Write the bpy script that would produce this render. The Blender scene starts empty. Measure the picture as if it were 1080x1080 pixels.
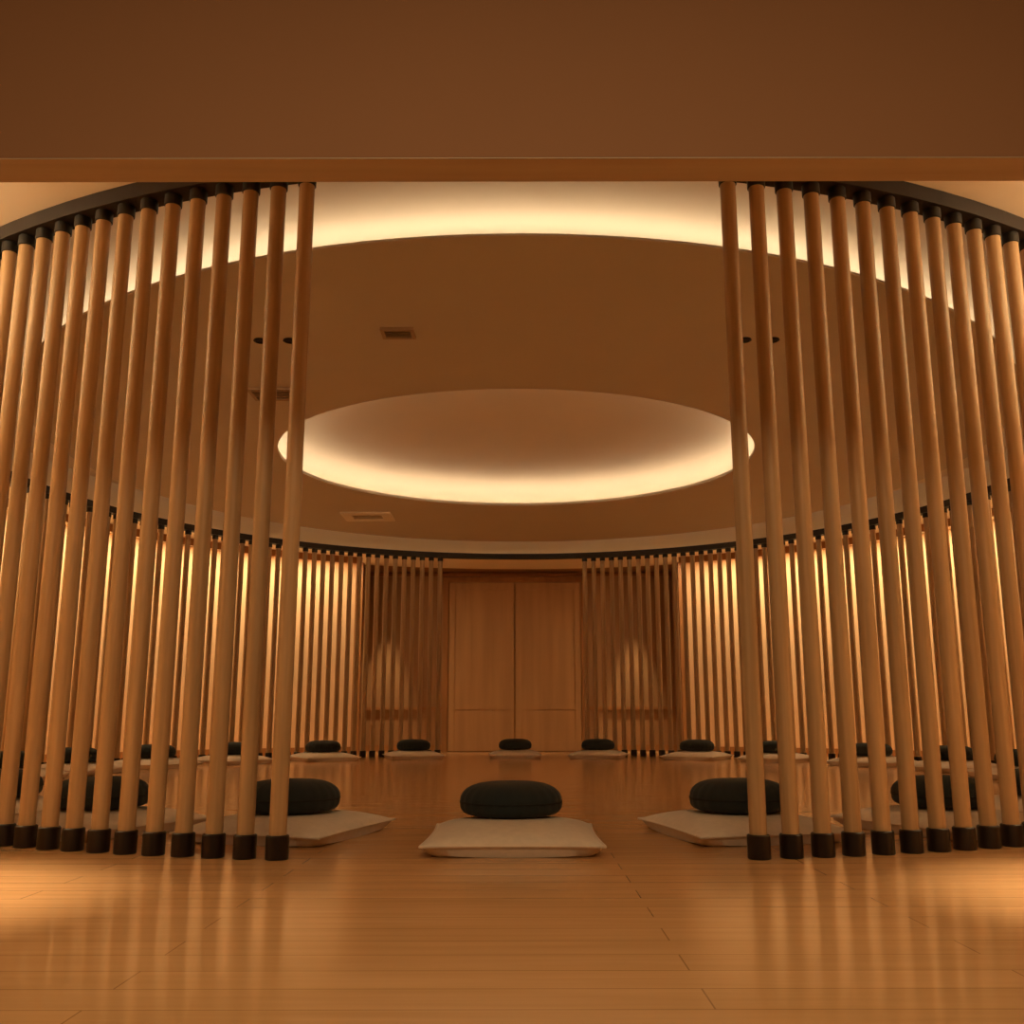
import bpy, bmesh, math, random
from math import sin, cos, pi, radians
from mathutils import Matrix, Vector
random.seed(4)
S = bpy.context.scene
COL = S.collection

# ------------------------------------------------------------------ camera
CAM_H, CY = 0.54, 9.0                       # eye height, distance to the room's centre
cd = bpy.data.cameras.new('camera'); cam = bpy.data.objects.new('camera', cd); COL.objects.link(cam)
cd.sensor_width = 36; cd.lens = 990.6 / 1080 * 36
cd.shift_x = -9.0 / 1080; cd.shift_y = 27.3 / 1080
cd.clip_start = 0.05; cd.clip_end = 100
cam.matrix_world = Matrix.Translation((0, 0, CAM_H)) @ Matrix.Rotation(pi / 2 + 0.190, 4, 'X') @ Matrix.Rotation(-0.0015, 4, 'Z')
S.camera = cam

# ------------------------------------------------------------------ world, exposure, lamps
w = bpy.data.worlds.new('world'); S.world = w; w.use_nodes = True
bg = w.node_tree.nodes['Background']
bg.inputs[0].default_value = (1.0, 0.55, 0.25, 1); bg.inputs[1].default_value = 0.03
S.view_settings.view_transform = 'Standard'; S.view_settings.look = 'None'
S.view_settings.gamma = 1; S.view_settings.use_curve_mapping = False
S.view_settings.exposure = 0.0
S.cycles.use_denoising = True
S.cycles.max_bounces = 8; S.cycles.diffuse_bounces = 5; S.cycles.caustics_reflective = False
S.cycles.sample_clamp_indirect = 6

WARM = (1.0, 0.76, 0.51)
AMBER = (1.0, 0.72, 0.38)
LED_ANNULUS, LED_OCULUS, LED_WALL, LED_FILL = 11.0, 15.0, 115.0, 58.0

def area(name, loc, rot, sx, sy, power, color=AMBER):
    l = bpy.data.lights.new(name, 'AREA'); l.shape = 'RECTANGLE'; l.size = sx; l.size_y = sy
    l.energy = power; l.color = color
    o = bpy.data.objects.new(name, l); COL.objects.link(o); o.location = loc; o.rotation_euler = rot
    return o
def spot(name, loc, target, power, angle, blend=0.6, color=AMBER, r=0.05):
    l = bpy.data.lights.new(name, 'SPOT'); l.energy = power; l.color = color; l.spot_size = radians(angle)
    l.spot_blend = blend; l.shadow_soft_size = r
    o = bpy.data.objects.new(name, l); COL.objects.link(o); o.location = loc
    o.rotation_euler = (Vector(target) - Vector(loc)).to_track_quat('-Z', 'Y').to_euler()
    return o
area('foyer_fill', (0, -0.6, 3.6), (0, 0, 0), 3.0, 1.6, 128)  # added fill behind the camera, brightens the front wall and near floor
for s in (-1, 1):
    spot('corridor_downlight', (s * 2.1, 3.02, 2.95), (s * 2.1, 3.0, 0), 800, 38, 1.0, (1.0, 0.78, 0.48))
    spot('alcove_downlight', (s * 2.1 - 0.18, 15.55, 3.0), (s * 2.1 - 0.18, 15.92, 0), 330, 34, 0.8)

# ------------------------------------------------------------------ materials
def mat(name, base, rough=0.5, metallic=0.0, coat=0.0):
    m = bpy.data.materials.new(name); m.use_nodes = True
    b = m.node_tree.nodes['Principled BSDF']
    b.inputs['Base Color'].default_value = (*base, 1); b.inputs['Roughness'].default_value = rough
    b.inputs['Metallic'].default_value = metallic; b.inputs['Coat Weight'].default_value = coat
    return m, m.node_tree, b
def wood(name, c1, c2, scale=(60, 60, 1.2), rough=0.42, vary=0.0):
    m, t, b = mat(name, c1, rough)
    n = t.nodes; tc = n.new('ShaderNodeTexCoord'); mp = n.new('ShaderNodeMapping'); mp.inputs['Scale'].default_value = scale
    nz = n.new('ShaderNodeTexNoise'); nz.inputs['Scale'].default_value = 1; nz.inputs['Detail'].default_value = 5
    cr = n.new('ShaderNodeValToRGB'); cr.color_ramp.elements[0].position = 0.32; cr.color_ramp.elements[1].position = 0.7
    cr.color_ramp.elements[0].color = (*c1, 1); cr.color_ramp.elements[1].color = (*c2, 1)
    L = t.links.new
    L(tc.outputs['Object'], mp.inputs[0]); L(nz.outputs['Fac'], cr.inputs[0])
    if vary:
        oi = n.new('ShaderNodeObjectInfo'); mul = n.new('ShaderNodeVectorMath'); mul.operation = 'SCALE'; mul.inputs[0].default_value = (37, 53, 71)
        ad = n.new('ShaderNodeVectorMath'); ad.operation = 'ADD'
        L(oi.outputs['Random'], mul.inputs['Scale']); L(mp.outputs[0], ad.inputs[0]); L(mul.outputs[0], ad.inputs[1]); L(ad.outputs[0], nz.inputs['Vector'])
        hs = n.new('ShaderNodeHueSaturation'); mr = n.new('ShaderNodeMapRange'); mr.inputs['To Min'].default_value = 1 - vary; mr.inputs['To Max'].default_value = 1 + vary
        L(oi.outputs['Random'], mr.inputs[0]); L(mr.outputs[0], hs.inputs['Value']); L(cr.outputs[0], hs.inputs['Color']); L(hs.outputs[0], b.inputs['Base Color'])
    else:
        L(mp.outputs[0], nz.inputs['Vector']); L(cr.outputs[0], b.inputs['Base Color'])
    return m
def plaster(name, c, rough=0.9, amp=0.06):
    m, t, b = mat(name, c, rough)
    n = t.nodes; tc = n.new('ShaderNodeTexCoord'); nz = n.new('ShaderNodeTexNoise'); nz.inputs['Scale'].default_value = 2.2; nz.inputs['Detail'].default_value = 4
    cr = n.new('ShaderNodeValToRGB')
    cr.color_ramp.elements[0].color = (*[x * (1 - amp) for x in c], 1); cr.color_ramp.elements[1].color = (*[min(1, x * (1 + amp)) for x in c], 1)
    t.links.new(tc.outputs['Object'], nz.inputs['Vector']); t.links.new(nz.outputs['Fac'], cr.inputs[0]); t.links.new(cr.outputs[0], b.inputs['Base Color'])
    return m
def cloth(name, c, scale=900, rough=0.95, amp=0.12, sheen=0.2):
    m, t, b = mat(name, c, rough); b.inputs['Sheen Weight'].default_value = sheen
    n = t.nodes; tc = n.new('ShaderNodeTexCoord'); nz = n.new('ShaderNodeTexNoise'); nz.inputs['Scale'].default_value = 30; nz.inputs['Detail'].default_value = 6
    cr = n.new('ShaderNodeValToRGB')
    cr.color_ramp.elements[0].color = (*[x * (1 - amp) for x in c], 1); cr.color_ramp.elements[1].color = (*[min(1, x * (1 + amp)) for x in c], 1)
    t.links.new(tc.outputs['Object'], nz.inputs['Vector']); t.links.new(nz.outputs['Fac'], cr.inputs[0]); t.links.new(cr.outputs[0], b.inputs['Base Color'])
    wv = n.new('ShaderNodeTexNoise'); wv.inputs['Scale'].default_value = scale; bp = n.new('ShaderNodeBump'); bp.inputs['Strength'].default_value = 0.15; bp.inputs['Distance'].default_value = 0.002
    t.links.new(tc.outputs['Object'], wv.inputs['Vector']); t.links.new(wv.outputs['Fac'], bp.inputs['Height']); t.links.new(bp.outputs[0], b.inputs['Normal'])
    return m
def planks(name, c1, c2, gap, rough):
    m, t, b = mat(name, c1, rough)
    n = t.nodes; L = t.links.new
    tc = n.new('ShaderNodeTexCoord'); br = n.new('ShaderNodeTexBrick')
    br.inputs['Scale'].default_value = 1.0; br.inputs['Brick Width'].default_value = 1.9; br.inputs['Row Height'].default_value = 0.14
    br.inputs['Mortar Size'].default_value = 0.0022; br.inputs['Mortar Smooth'].default_value = 0.3; br.offset = 0.37
    br.inputs['Color1'].default_value = (*c1, 1); br.inputs['Color2'].default_value = (*c2, 1); br.inputs['Mortar'].default_value = (*gap, 1)
    mp = n.new('ShaderNodeMapping'); mp.inputs['Scale'].default_value = (1.6, 26, 1)
    nz = n.new('ShaderNodeTexNoise'); nz.inputs['Scale'].default_value = 1; nz.inputs['Detail'].default_value = 6
    mx = n.new('ShaderNodeMix'); mx.data_type = 'RGBA'; mx.blend_type = 'MULTIPLY'; mx.inputs['Factor'].default_value = 0.6
    cr = n.new('ShaderNodeValToRGB'); cr.color_ramp.elements[0].position = 0.3; cr.color_ramp.elements[1].position = 0.7
    cr.color_ramp.elements[0].color = (0.8, 0.77, 0.73, 1); cr.color_ramp.elements[1].color = (1, 1, 1, 1)
    sh = n.new('ShaderNodeMapping'); sh.inputs['Location'].default_value = (0.83, 0.05, 0); L(tc.outputs['Object'], sh.inputs[0]); L(sh.outputs[0], br.inputs['Vector']); L(tc.outputs['Object'], mp.inputs[0]); L(mp.outputs[0], nz.inputs['Vector'])
    L(nz.outputs['Fac'], cr.inputs[0]); L(br.outputs['Color'], mx.inputs['A']); L(cr.outputs[0], mx.inputs['B']); L(mx.outputs['Result'], b.inputs['Base Color'])
    rr = n.new('ShaderNodeMapRange'); rr.inputs['To Min'].default_value = rough - 0.05; rr.inputs['To Max'].default_value = rough + 0.08
    L(nz.outputs['Fac'], rr.inputs[0]); L(rr.outputs[0], b.inputs['Roughness'])
    return m
def glow(name, color, strength):
    m = bpy.data.materials.new(name); m.use_nodes = True; t = m.node_tree; t.nodes.clear()
    e = t.nodes.new('ShaderNodeEmission'); e.inputs[0].default_value = (*color, 1); e.inputs[1].default_value = strength
    o = t.nodes.new('ShaderNodeOutputMaterial'); t.links.new(e.outputs[0], o.inputs[0]); return m

M_POLE = wood('pole_wood', (0.36, 0.226, 0.112), (0.47, 0.31, 0.165), (45, 45, 1.6), 0.45, vary=0.12)
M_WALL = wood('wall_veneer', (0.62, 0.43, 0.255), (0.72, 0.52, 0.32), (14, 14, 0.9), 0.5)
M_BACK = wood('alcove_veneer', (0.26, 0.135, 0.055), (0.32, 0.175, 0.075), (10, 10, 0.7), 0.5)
M_DOOR = wood('door_veneer', (0.38, 0.215, 0.10), (0.46, 0.27, 0.125), (9, 9, 0.6), 0.45)
M_TRIM = wood('dark_trim_wood', (0.26, 0.115, 0.035), (0.34, 0.155, 0.05), (12, 12, 2), 0.45)
M_LINE = wood('lintel_lining', (0.40, 0.29, 0.195), (0.48, 0.36, 0.25), (0.8, 14, 14), 0.5)
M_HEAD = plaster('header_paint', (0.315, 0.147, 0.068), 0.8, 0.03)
M_FLOOR = planks('floor_planks', (0.60, 0.335, 0.15), (0.55, 0.305, 0.135), (0.34, 0.18, 0.075), 0.16)
M_CEIL = plaster('disc_plaster', (0.64, 0.60, 0.54), 0.9, 0.03)
M_COVE = plaster('cove_plaster', (0.82, 0.74, 0.60), 0.9, 0.03)
M_OUTC = plaster('corridor_ceiling_plaster', (0.85, 0.77, 0.65), 0.9, 0.03)
M_TRACK, _, _ = mat('track_steel', (0.013, 0.006, 0.0035), 0.6)
M_BLACK, _, _ = mat('black_steel', (0.005, 0.003, 0.002), 0.5, 0.0)
M_FOOT, _, _ = mat('foot_bronze', (0.012, 0.006, 0.004), 0.4, 0.2)
M_VENT, _, _ = mat('vent_enamel', (0.44, 0.34, 0.25), 0.6)
M_PALE, _, _ = mat('pale_enamel', (0.88, 0.84, 0.76), 0.6)
M_ZAB = cloth('mat_cotton', (0.66, 0.56, 0.46))
M_ZAFU = cloth('cushion_cotton', (0.014, 0.021, 0.023), sheen=0.05)
M_PIPE = cloth('cushion_piping', (0.012, 0.015, 0.016), sheen=0.0)
M_LED1 = glow('cove_led', WARM, LED_ANNULUS)
M_LED2 = glow('oculus_led', WARM, LED_OCULUS)
M_LED3 = glow('wall_washer_led', AMBER, LED_WALL)
M_LED4 = glow('corridor_fill_led', AMBER, LED_FILL)

# ------------------------------------------------------------------ mesh helpers
def obj(name, bm, m, parent=None, smooth=False, loc=None):
    bmesh.ops.recalc_face_normals(bm, faces=bm.faces[:])
    me = bpy.data.meshes.new(name); bm.to_mesh(me); bm.free(); me.materials.append(m)
    if smooth:
        for p in me.polygons: p.use_smooth = True
        me.set_sharp_from_angle(angle=radians(40))
    o = bpy.data.objects.new(name, me); COL.objects.link(o)
    if parent: o.parent = parent
    if loc: o.location = loc
    return o
def box(bm, x0, x1, y0, y1, z0, z1, bev=0.0):
    r = bmesh.ops.create_cube(bm, size=1)
    for v in r['verts']:
        v.co = Vector(((x0 + x1) / 2 + v.co.x * (x1 - x0), (y0 + y1) / 2 + v.co.y * (y1 - y0), (z0 + z1) / 2 + v.co.z * (z1 - z0)))
    if bev:
        es = list({e for v in r['verts'] for e in v.link_edges})
        bmesh.ops.bevel(bm, geom=es, offset=bev, segments=2, affect='EDGES')
def B(*a, **k):
    bm = bmesh.new(); box(bm, *a, **k); return bm
def lathe(bm, prof, n=48, cx=0, cy=0, a0=0, a1=2 * pi, closed_prof=False, sx=1, sy=1, fn=None):
    """revolve (r, z) points about a vertical axis; angle 0 points towards the camera (-Y)"""
    full = abs(a1 - a0 - 2 * pi) < 1e-6
    cols = []
    for i in range(n if full else n + 1):
        a = a0 + (a1 - a0) * i / n
        col = []
        for r, z in prof:
            p = (cx + sx * r * sin(a), cy - sy * r * cos(a), z)
            if fn: p = fn(p)
            col.append(bm.verts.new(p))
        cols.append(col)
    k = len(prof)
    for i in range(n):
        A = cols[i]; Bc = cols[(i + 1) % len(cols)]
        for j in range(k if closed_prof else k - 1):
            bm.faces.new((A[j], Bc[j], Bc[(j + 1) % k], A[(j + 1) % k]))
    if closed_prof and not full:
        bm.faces.new(cols[0]); bm.faces.new(cols[-1])
def ring_pt(r, deg):
    a = radians(deg); return (r * sin(a), CY - r * cos(a))
def structure(o):
    o['kind'] = 'structure'; return o
def tag(o, label, cat, group=None):
    o['label'] = label; o['category'] = cat
    if group: o['group'] = group
    return o
def empty(name, loc, rz=0):
    o = bpy.data.objects.new(name, None); COL.objects.link(o); o.empty_display_size = 0.1
    o.location = loc; o.rotation_euler = (0, 0, rz); return o
def dup(root, loc, rz):
    r = root.copy(); COL.objects.link(r); r.location = loc; r.rotation_euler = (0, 0, rz)
    for ch in list(root.children):
        c = ch.copy(); COL.objects.link(c); c.parent = r
        for g in list(ch.children):
            d = g.copy(); COL.objects.link(d); d.parent = c
    return r

# ------------------------------------------------------------------ dimensions
R, RD, RO = 5.24, 4.40, 6.60          # pole ring, ceiling disc, corridor wall
ZC, ZO = 3.06, 3.02                    # disc and corridor ceiling heights
OX, OY, OCX = 2.31, 2.04, -0.04                    # half axes of the oval opening in the disc
YH0, YH1, ZH = 2.62, 2.75, 2.239       # front wall faces and the underside of its opening
AX, AY = 2.60, 16.05                   # alcove half width, back plane

# ------------------------------------------------------------------ setting
structure(obj('floor', B(-8, 8, -3.5, 16.4, -0.06, 0), M_FLOOR))

# ceiling disc with the oval opening
bm = bmesh.new(); n = 128
def disc_ring(rx, ry, z):
    return [bm.verts.new(((OCX if rx < 3 else 0) + rx * sin(2 * pi * i / n), CY - ry * cos(2 * pi * i / n), z)) for i in range(n)]
rings = [disc_ring(RD, RD, ZC), disc_ring(RD, RD, ZC + 0.015), disc_ring(OX, OY, ZC + 0.03), disc_ring(OX, OY, ZC)]
for a in range(4):
    A, C = rings[a], rings[(a + 1) % 4]
    for i in range(n): bm.faces.new((A[i], A[(i + 1) % n], C[(i + 1) % n], C[i]))
structure(obj('ceiling', bm, M_CEIL))
# upper ceiling over the disc, its outer rim and the ring wall the disc hangs from
bm = bmesh.new(); lathe(bm, [(3.3, 3.30), (R - 0.06, 3.30), (R - 0.06, 3.36), (3.3, 3.36)], 128, 0, CY, closed_prof=True)
structure(obj('ceiling_upper', bm, M_COVE))
bm = bmesh.new(); lathe(bm, [(R - 0.06, ZO), (R + 0.0, ZO), (R + 0.0, 3.36), (R - 0.06, 3.36)], 128, 0, CY, closed_prof=True)
structure(obj('trim_1', bm, M_COVE))
bm = bmesh.new(); lathe(bm, [(3.3, ZC + 0.03), (3.36, ZC + 0.03), (3.36, 3.30), (3.3, 3.30)], 96, 0, CY, closed_prof=True)
structure(obj('trim_2', bm, M_COVE))
# LED strips lying on top of the disc
bm = bmesh.new(); lathe(bm, [(RD - 0.30, ZC + 0.04), (RD - 0.26, ZC + 0.04)], 128, 0, CY)
structure(obj('trim_3', bm, M_LED1))
def oval(bm, prof, n=128):
    """rings at an offset d outside the oval opening, height z"""
    rr = [[bm.verts.new((OCX + max(OX + d, 0.01) * sin(2 * pi * i / n), CY - max(OY + d, 0.01) * cos(2 * pi * i / n), z)) for i in range(n)] for d, z in prof]
    for A, C in zip(rr, rr[1:]):
        for i in range(n): bm.faces.new((A[i], A[(i + 1) % n], C[(i + 1) % n], C[i]))
    return rr
bm = bmesh.new(); oval(bm, [(0.10, ZC + 0.036), (0.13, ZC + 0.036)])
structure(obj('trim_4', bm, M_LED2))
bm = bmesh.new(); rr = oval(bm, [(0.26, ZC + 0.03), (0.26, ZC + 0.10), (0.245, ZC + 0.17), (0.20, ZC + 0.23), (0.12, ZC + 0.28), (0.0, ZC + 0.315), (-0.2, ZC + 0.34), (-0.6, ZC + 0.36), (-1.2, ZC + 0.37), (-1.7, ZC + 0.374), (-5.0, ZC + 0.375)])
bm.faces.new(rr[-1])
structure(obj('ceiling_dome', bm, M_COVE, smooth=True))

# corridor ceiling outside the poles
def clampy(p): return (p[0], max(p[1], YH1 - 0.03), p[2])
bm = bmesh.new(); lathe(bm, [(R + 0.0, ZO), (RO + 0.1, ZO), (RO + 0.1, ZO + 0.05), (R + 0.0, ZO + 0.05)], 160, 0, CY, closed_prof=True, fn=clampy)
structure(obj('ceiling_corridor', bm, M_OUTC))
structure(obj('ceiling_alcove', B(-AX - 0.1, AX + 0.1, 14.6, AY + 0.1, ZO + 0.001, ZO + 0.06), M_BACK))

# curved corridor walls
pr = math.degrees(math.asin(AX / RO)); pf = math.degrees(math.acos((CY - YH1) / RO))
for side, s in (('left', -1), ('right', 1)):
    bm = bmesh.new()
    lathe(bm, [(RO, 0), (RO + 0.1, 0), (RO + 0.1, ZO), (RO, ZO)], 72, 0, CY, radians(pf) * s, radians(180 - pr) * s, closed_prof=True)
    structure(obj('wall_' + side, bm, M_WALL))
    bm = bmesh.new(); lathe(bm, [(RO - 0.02, 0), (RO, 0), (RO, 0.11), (RO - 0.02, 0.11)], 72, 0, CY, radians(pf + 1) * s, radians(180 - pr - .2) * s, closed_prof=True)
    structure(obj('baseboard_' + side, bm, M_TRIM))
    # wall-washer slot with its fascia, and an unseen fill tube added round the front half to brighten ceiling and poles
    bm = bmesh.new(); lathe(bm, [(RO - 0.50, ZO - 0.004), (RO - 0.44, ZO - 0.004)], 72, 0, CY, radians(96) * s, radians(180 - pr - 2) * s)
    structure(obj('trim_5' if s < 0 else 'trim_6', bm, M_LED3))
    bm = bmesh.new(); lathe(bm, [(RO - 0.57, ZO - 0.10), (RO - 0.55, ZO - 0.10), (RO - 0.55, ZO), (RO - 0.57, ZO)], 72, 0, CY, radians(95) * s, radians(180 - pr - 1) * s, closed_prof=True)
    structure(obj('trim_13' if s < 0 else 'trim_14', bm, M_TRIM))
    bm = bmesh.new(); lathe(bm, [(RO - 0.52 + 0.02 * cos(q * pi / 4), ZO - 0.14 + 0.02 * sin(q * pi / 4)) for q in range(8)], 72, 0, CY, radians(26) * s, radians(94) * s, closed_prof=True)
    structure(obj('trim_16' if s < 0 else 'trim_17', bm, M_LED4))
    x0, x1 = (AX, AX + 0.1) if s > 0 else (-AX - 0.1, -AX)
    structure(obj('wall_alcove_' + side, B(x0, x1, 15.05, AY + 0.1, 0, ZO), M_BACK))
    structure(obj('trim_7' if s < 0 else 'trim_8', B(s * AX - 0.06, s * AX + 0.06, 14.99, 15.11, 0, ZO), M_TRIM))

# alcove back wall with frieze, rail and panelled double door
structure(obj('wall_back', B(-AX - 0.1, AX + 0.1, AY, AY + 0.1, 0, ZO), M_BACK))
structure(obj('trim_9', B(-AX, AX, AY - 0.05, AY, 2.94, 3.0, bev=0.008), M_TRIM))
for k, (a, b) in enumerate(((-AX, -1.32), (1.12, AX))):
    structure(obj('trim_%d' % (10 + k), B(a, b, AY - 0.035, AY, 0.68, 0.735, bev=0.006), M_TRIM))
    structure(obj('baseboard_' + ('back_left', 'back_right')[k], B(a, b, AY - 0.02, AY, 0, 0.11), M_TRIM))
dr = structure(empty('door_1', (-0.10, AY, 0)))
bm = bmesh.new()
box(bm, -1.22, -1.13, -0.06, 0, 0, 2.93); box(bm, 1.13, 1.22, -0.06, 0, 0, 2.93); box(bm, -1.13, 1.13, -0.06, 0, 2.84, 2.93)
obj('door_frame', bm, M_TRIM, dr)
for s in (-1, 1):
    x0, x1 = (-1.13, -0.004) if s < 0 else (0.004, 1.13)
    lf = obj('door_leaf', B(x0, x1, -0.03, -0.002, 0.01, 2.84), M_DOOR, dr)
    bm = bmesh.new()
    for (za, zb) in ((0.0, 0.16), (0.68, 0.76), (2.70, 2.83)): box(bm, x0 + 0.11, x1 - 0.11, -0.044, -0.028, za + 0.012, zb)
    for xa in (x0 + 0.01, x1 - 0.11): box(bm, xa, xa + 0.1, -0.044, -0.028, 0.012, 2.83)
    obj('door_stile', bm, M_DOOR, lf)

# front wall the camera looks under
bm = bmesh.new()
box(bm, -8, 8, YH0, YH1, ZH, 4.2)
box(bm, -8, -2.12, YH0, YH1, 0, ZH); box(bm, 2.12, 8, YH0, YH1, 0, ZH)
structure(obj('wall_front', bm, M_HEAD))
structure(obj('trim_15', B(-2.12, 2.12, YH0 + 0.001, YH1 - 0.001, ZH - 0.004, ZH - 0.0005), M_LINE))

# black steel ring that holds the pole heads
bm = bmesh.new(); lathe(bm, [(R - 0.055, ZO - 0.075), (R + 0.055, ZO - 0.075), (R + 0.055, ZO), (R - 0.055, ZO)], 160, 0, CY, closed_prof=True)
structure(obj('trim_12', bm, M_TRACK))

# ------------------------------------------------------------------ poles
ONES = ['', 'first', 'second', 'third', 'fourth', 'fifth', 'sixth', 'seventh', 'eighth', 'ninth', 'tenth', 'eleventh', 'twelfth', 'thirteenth', 'fourteenth', 'fifteenth', 'sixteenth', 'seventeenth', 'eighteenth', 'nineteenth']
TENS = {2: ('twentieth', 'twenty'), 3: ('thirtieth', 'thirty'), 4: ('fortieth', 'forty'), 5: ('fiftieth', 'fifty')}
def ordinal(k):
    if k < 20: return ONES[k]
    t, u = divmod(k, 10)
    return TENS[t][0] if u == 0 else TENS[t][1] + '-' + ONES[u]
PR = 0.0345; PTOP = ZO - 0.075
def make_pole():
    t = empty('round_pole', (0, 0, 0))
    bm = bmesh.new(); lathe(bm, [(PR, 0.09), (PR, PTOP - 0.05)], 20)
    obj('shaft', bm, M_POLE, t, smooth=True)
    def sleeve(r, z0, z1):
        b = bmesh.new(); lathe(b, [(0.001, z0), (r - 0.003, z0), (r, z0 + 0.003), (r, z1 - 0.004), (r - 0.004, z1), (0.001, z1)], 24); return b
    obj('foot', sleeve(0.0455, 0, 0.092), M_FOOT, t, smooth=True)
    obj('head_bracket', sleeve(0.040, PTOP - 0.055, PTOP), M_BLACK, t, smooth=True)
    return t
proto = make_pole(); used = False
angs = {}
for side, off in (('left', 10.52), ('right', 10.25)):
    s = -1 if side == 'left' else 1
    k = 0; a = off
    last = 168.0 if side == 'left' else 170.0
    lst = []
    while a <= last:
        lst.append(a); a += 1.5
    nfront = len([a for a in lst if a < 90])
    for i, a in enumerate(lst):
        x, y = ring_pt(R, s * a)
        if not used: p = proto; used = True; p.location = (x, y, 0); p.rotation_euler = (0, 0, radians(s * a))
        else: p = dup(proto, (x, y, 0), radians(s * a))
        if a < 90:
            lab = 'round wooden pole in a black foot, %s to the %s of the front opening' % (ordinal(i + 1), side)
            g = 'poles of the front half of the ring'
        else:
            lab = 'slim wooden pole at the back, %s to the %s of the rear opening' % (ordinal(len(lst) - i), side)
            g = 'poles of the back half of the ring'
        tag(p, lab, 'pole', g)

# ------------------------------------------------------------------ floor mats and cushions
def zabuton_mesh(wd, dp, th):
    bm = bmesh.new(); n = 28
    def side(top):
        g = []
        for i in range(n + 1):
            row = []
            for j in range(n + 1):
                u = -1 + 2 * i / n; v = -1 + 2 * j / n
                u = math.copysign(abs(u) ** 0.75, u); v = math.copysign(abs(v) ** 0.75, v)
                e = max(0, (1 - abs(u) ** 3.4)) ** 0.55 * max(0, (1 - abs(v) ** 3.4)) ** 0.55
                z = 0.045 + (th - 0.045) * e * (1 - 0.10 * (u * u + v * v)) if top else 0.045 - 0.045 * min(1, e * 2.6)
                pinch = 1 - 0.035 * (1 - u * u) * (abs(v) ** 6); pin2 = 1 - 0.035 * (1 - v * v) * (abs(u) ** 6)
                row.append(bm.verts.new((u * wd / 2 * pin2, v * dp / 2 * pinch, z)))
            g.append(row)
        for i in range(n):
            for j in range(n): bm.faces.new((g[i][j], g[i + 1][j], g[i + 1][j + 1], g[i][j + 1]))
    side(True); side(False)
    bmesh.ops.remove_doubles(bm, verts=bm.verts[:], dist=0.0006)
    return bm
ZW, ZD, ZT = 0.73, 0.80, 0.11
def make_zabuton():
    t = empty('zabuton', (0, 0, 0))
    c = obj('mat_cover', zabuton_mesh(ZW, ZD, ZT), M_ZAB, t, smooth=True)
    bm = bmesh.new()                        # piping along the seam
    pts = []
    for q in range(4):
        for i in range(24):
            u = -1 + 2 * i / 24
            pts.append([(u, -1), (1, u), (-u, 1), (-1, -u)][q])
    loop = []
    for (u, v) in pts:
        pinch = 1 - 0.035 * (1 - u * u) * (abs(v) ** 6); pin2 = 1 - 0.035 * (1 - v * v) * (abs(u) ** 6)
        loop.append(Vector((u * ZW / 2 * pin2, v * ZD / 2 * pinch, 0.045)))
    tube(bm, loop, 0.006); obj('seam_piping', bm, M_ZAB, t, smooth=True)
    return t
def tube(bm, loop, r, m=6):
    k = len(loop); rings = []
    for i in range(k):
        d = (loop[(i + 1) % k] - loop[i - 1]).normalized(); sd = d.cross(Vector((0, 0, 1))).normalized(); up = Vector((0, 0, 1))
        rings.append([bm.verts.new(loop[i] + r * (cos(2 * pi * j / m) * sd + sin(2 * pi * j / m) * up)) for j in range(m)])
    for i in range(k):
        A = rings[i]; Bc = rings[(i + 1) % k]
        for j in range(m): bm.faces.new((A[j], A[(j + 1) % m], Bc[(j + 1) % m], Bc[j]))
def make_zafu():
    t = empty('zafu', (0, 0, 0)); rr, hh = 0.23, 0.148
    def surf(th, z01):                      # side radius with pleats
        return 1
    bm = bmesh.new(); N = 96
    prof = []
    for i in range(15):
        a = -pi / 2 + pi * i / 14
        up = a > 0; cz = math.copysign(abs(sin(a)) ** (0.9 if up else 0.6), sin(a)); cr = abs(cos(a)) ** (0.75 if up else 0.42)
        prof.append((0.06 + (rr - 0.06) * cr, hh * 0.42 + hh * (0.58 if up else 0.42) * cz, abs(cos(a))))
    cols = []
    for i in range(N):
        a = 2 * pi * i / N; pl = 1 + 0.012 * cos(a * 24)
        cols.append([bm.verts.new((r * (1 + (pl - 1) * wgt) * sin(a), r * (1 + (pl - 1) * wgt) * cos(a), z)) for r, z, wgt in prof])
    for i in range(N):
        A = cols[i]; Bc = cols[(i + 1) % N]
        for j in range(len(prof) - 1): bm.faces.new((A[j], A[j + 1], Bc[j + 1], Bc[j]))
    bm.faces.new([c[0] for c in cols])
    top = bm.verts.new((0, 0, hh * 1.02))
    for i in range(N): bm.faces.new((cols[i][-1], cols[(i + 1) % N][-1], top))
    obj('cushion_body', bm, M_ZAFU, t, smooth=True)
    bm = bmesh.new()
    tube(bm, [Vector((0.2315 * cos(2 * pi * i / 48), 0.2315 * sin(2 * pi * i / 48), hh * 0.42)) for i in range(48)], 0.0035)
    obj('cushion_piping', bm, M_PIPE, t, smooth=True)
    return t
zab0, zaf0 = make_zabuton(), make_zafu()
SEATS = [(0, 4.58, 'in the middle of the front opening'), (13.2, 4.52, 'just behind the right edge of the front opening'), (-14.0, 4.52, 'just behind the left edge of the front opening'),
         (26.4, 4.68, 'second to the right of the front middle seat'), (-26.4, 4.68, 'second to the left of the front middle seat'),
         (40, 4.6, 'third to the right of the front middle seat'), (-40, 4.6, 'third to the left of the front middle seat'),
         (56, 4.6, 'fourth to the right of the front middle seat'), (-56, 4.6, 'fourth to the left of the front middle seat'),
         (70, 4.6, 'fifth to the right of the front middle seat'), (-70, 4.6, 'fifth to the left of the front middle seat')]
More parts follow.
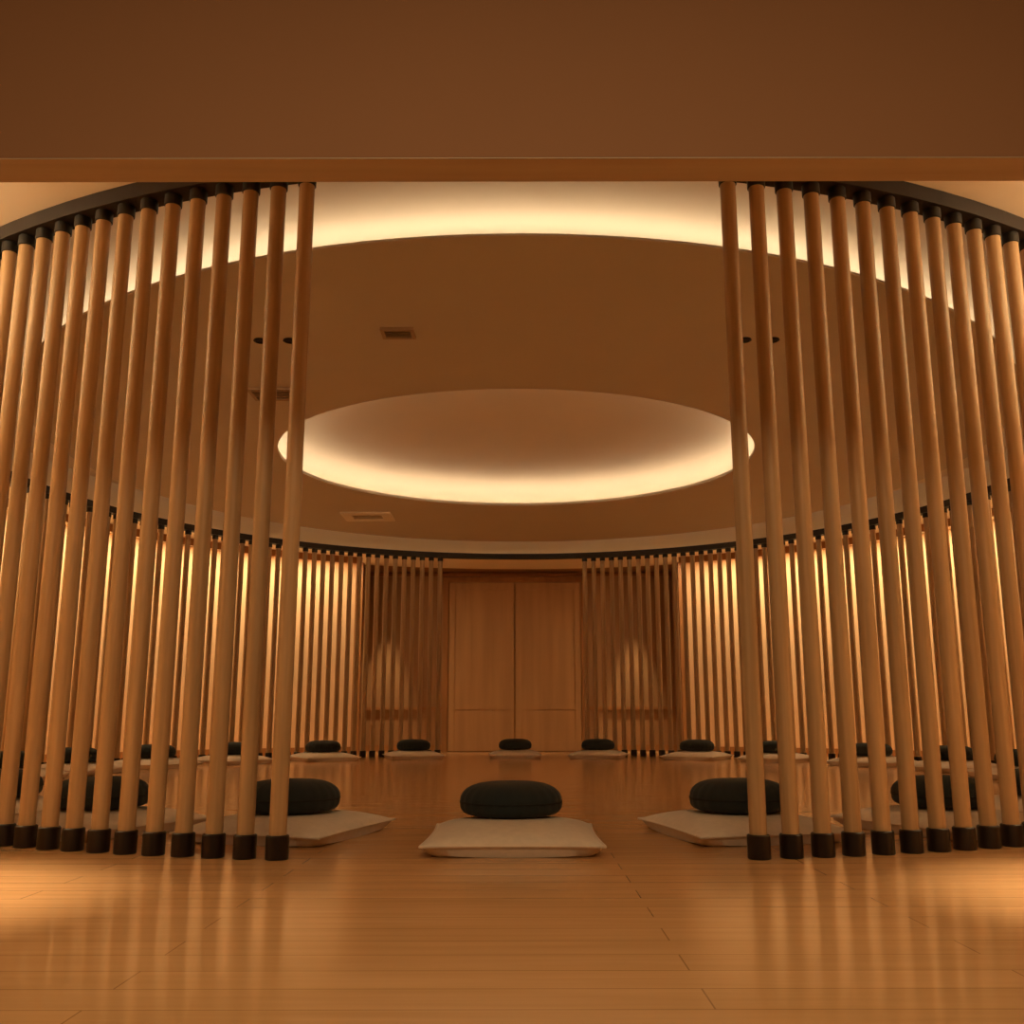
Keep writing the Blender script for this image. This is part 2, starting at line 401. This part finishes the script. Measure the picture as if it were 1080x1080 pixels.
REAR = [(-1, 'at the back in front of the double door'), (13.6, 'first right of the back middle seat'), (-18.9, 'first left of the back middle seat'), (31, 'second right of the back middle seat'), (-34.8, 'second left of the back middle seat'),
        (45, 'third right of the back middle seat'), (-50.8, 'third left of the back middle seat'), (62, 'fourth right of the back middle seat'), (-65, 'fourth left of the back middle seat'),
        (77, 'fifth right of the back middle seat'), (-80, 'fifth left of the back middle seat'), (92, 'sixth right of the back middle seat'), (-94, 'sixth left of the back middle seat')]
for q, nm in REAR: SEATS.append((180 - q if q >= 0 else -180 - q, 4.6, nm))
for i, (a, r, nm) in enumerate(SEATS):
    x, y = ring_pt(r, a)
    rz = radians(a) + (random.uniform(-.04, .04) if i else 0)
    if i == 0: z, f = zab0, zaf0; z.location = (x - 0.033, y - 0.17, 0); f.location = (x - 0.045, y + 0.0, ZT)
    else: z = dup(zab0, (x, y, 0), rz); f = dup(zaf0, (x, y, ZT), rz)
    tag(z, 'beige square floor mat ' + nm, 'mat', 'floor mats around the ring')
    tag(f, 'round black cushion on the mat ' + nm, 'cushion', 'meditation cushions around the ring')

# ------------------------------------------------------------------ ceiling fittings
def downlight(x, y, lab):
    t = empty('ceiling_downlight', (x, y, ZC))
    bm = bmesh.new(); lathe(bm, [(0.032, 0.0), (0.046, 0.0), (0.048, -0.006), (0.034, -0.012), (0.030, 0.0)], 24); obj('bezel', bm, M_BLACK, t, smooth=True)
    bm = bmesh.new(); lathe(bm, [(0.001, -0.002), (0.032, -0.003), (0.033, 0.0), (0.001, 0.0)], 24); obj('lens', bm, M_FOOT, t)
    tag(t, lab, 'ceiling light', 'small dark downlights in the ceiling disc')
downlight(-1.76, 6.0, 'small dark ceiling downlight, outer one of the left pair')
downlight(-1.56, 6.0, 'small dark ceiling downlight, inner one of the left pair')
downlight(1.52, 6.0, 'small dark ceiling downlight, inner one of the right pair')
downlight(1.71, 6.0, 'small dark ceiling downlight, outer one of the right pair')
def vent(name, x, y, wx, wy, mf, slats, lab, cat, ms, b=0.025, mb=None):
    t = empty(name, (x, y, ZC))
    bm = bmesh.new()
    box(bm, -wx / 2, wx / 2, -wy / 2, -wy / 2 + b, -0.02, 0); box(bm, -wx / 2, wx / 2, wy / 2 - b, wy / 2, -0.02, 0)
    box(bm, -wx / 2, -wx / 2 + b, -wy / 2 + b, wy / 2 - b, -0.02, 0); box(bm, wx / 2 - b, wx / 2, -wy / 2 + b, wy / 2 - b, -0.02, 0)
    obj('frame', bm, mf, t)
    obj('backing', B(-wx / 2 + b, wx / 2 - b, -wy / 2 + b, wy / 2 - b, -0.004, 0), mb or M_BLACK, t)
    for i in range(slats):
        yy = -wy / 2 + b + (wy - 2 * b) * (i + 0.5) / slats
        o = obj('slat', B(-wx / 2 + b, wx / 2 - b, -0.012, 0.012, -0.0015, 0.0015), ms, t); o.location = (0, yy, -0.011); o.rotation_euler = (radians(35), 0, 0)
    tag(t, lab, cat)
vent('ceiling_vent', -0.81, 5.86, 0.22, 0.16, M_VENT, 4, 'small brown ceiling vent in front of the oval recess', 'vent', M_VENT, mb=M_VENT)
vent('ceiling_grille', -1.93, 11.62, 0.62, 0.5, M_PALE, 3, 'pale ceiling grille behind the left of the oval recess', 'vent', M_PALE, b=0.12, mb=M_VENT)
vent('ceiling_diffuser', -1.95, 7.05, 0.34, 0.26, M_VENT, 4, 'brown ceiling diffuser seen between the left front poles', 'vent', M_VENT, mb=M_VENT)
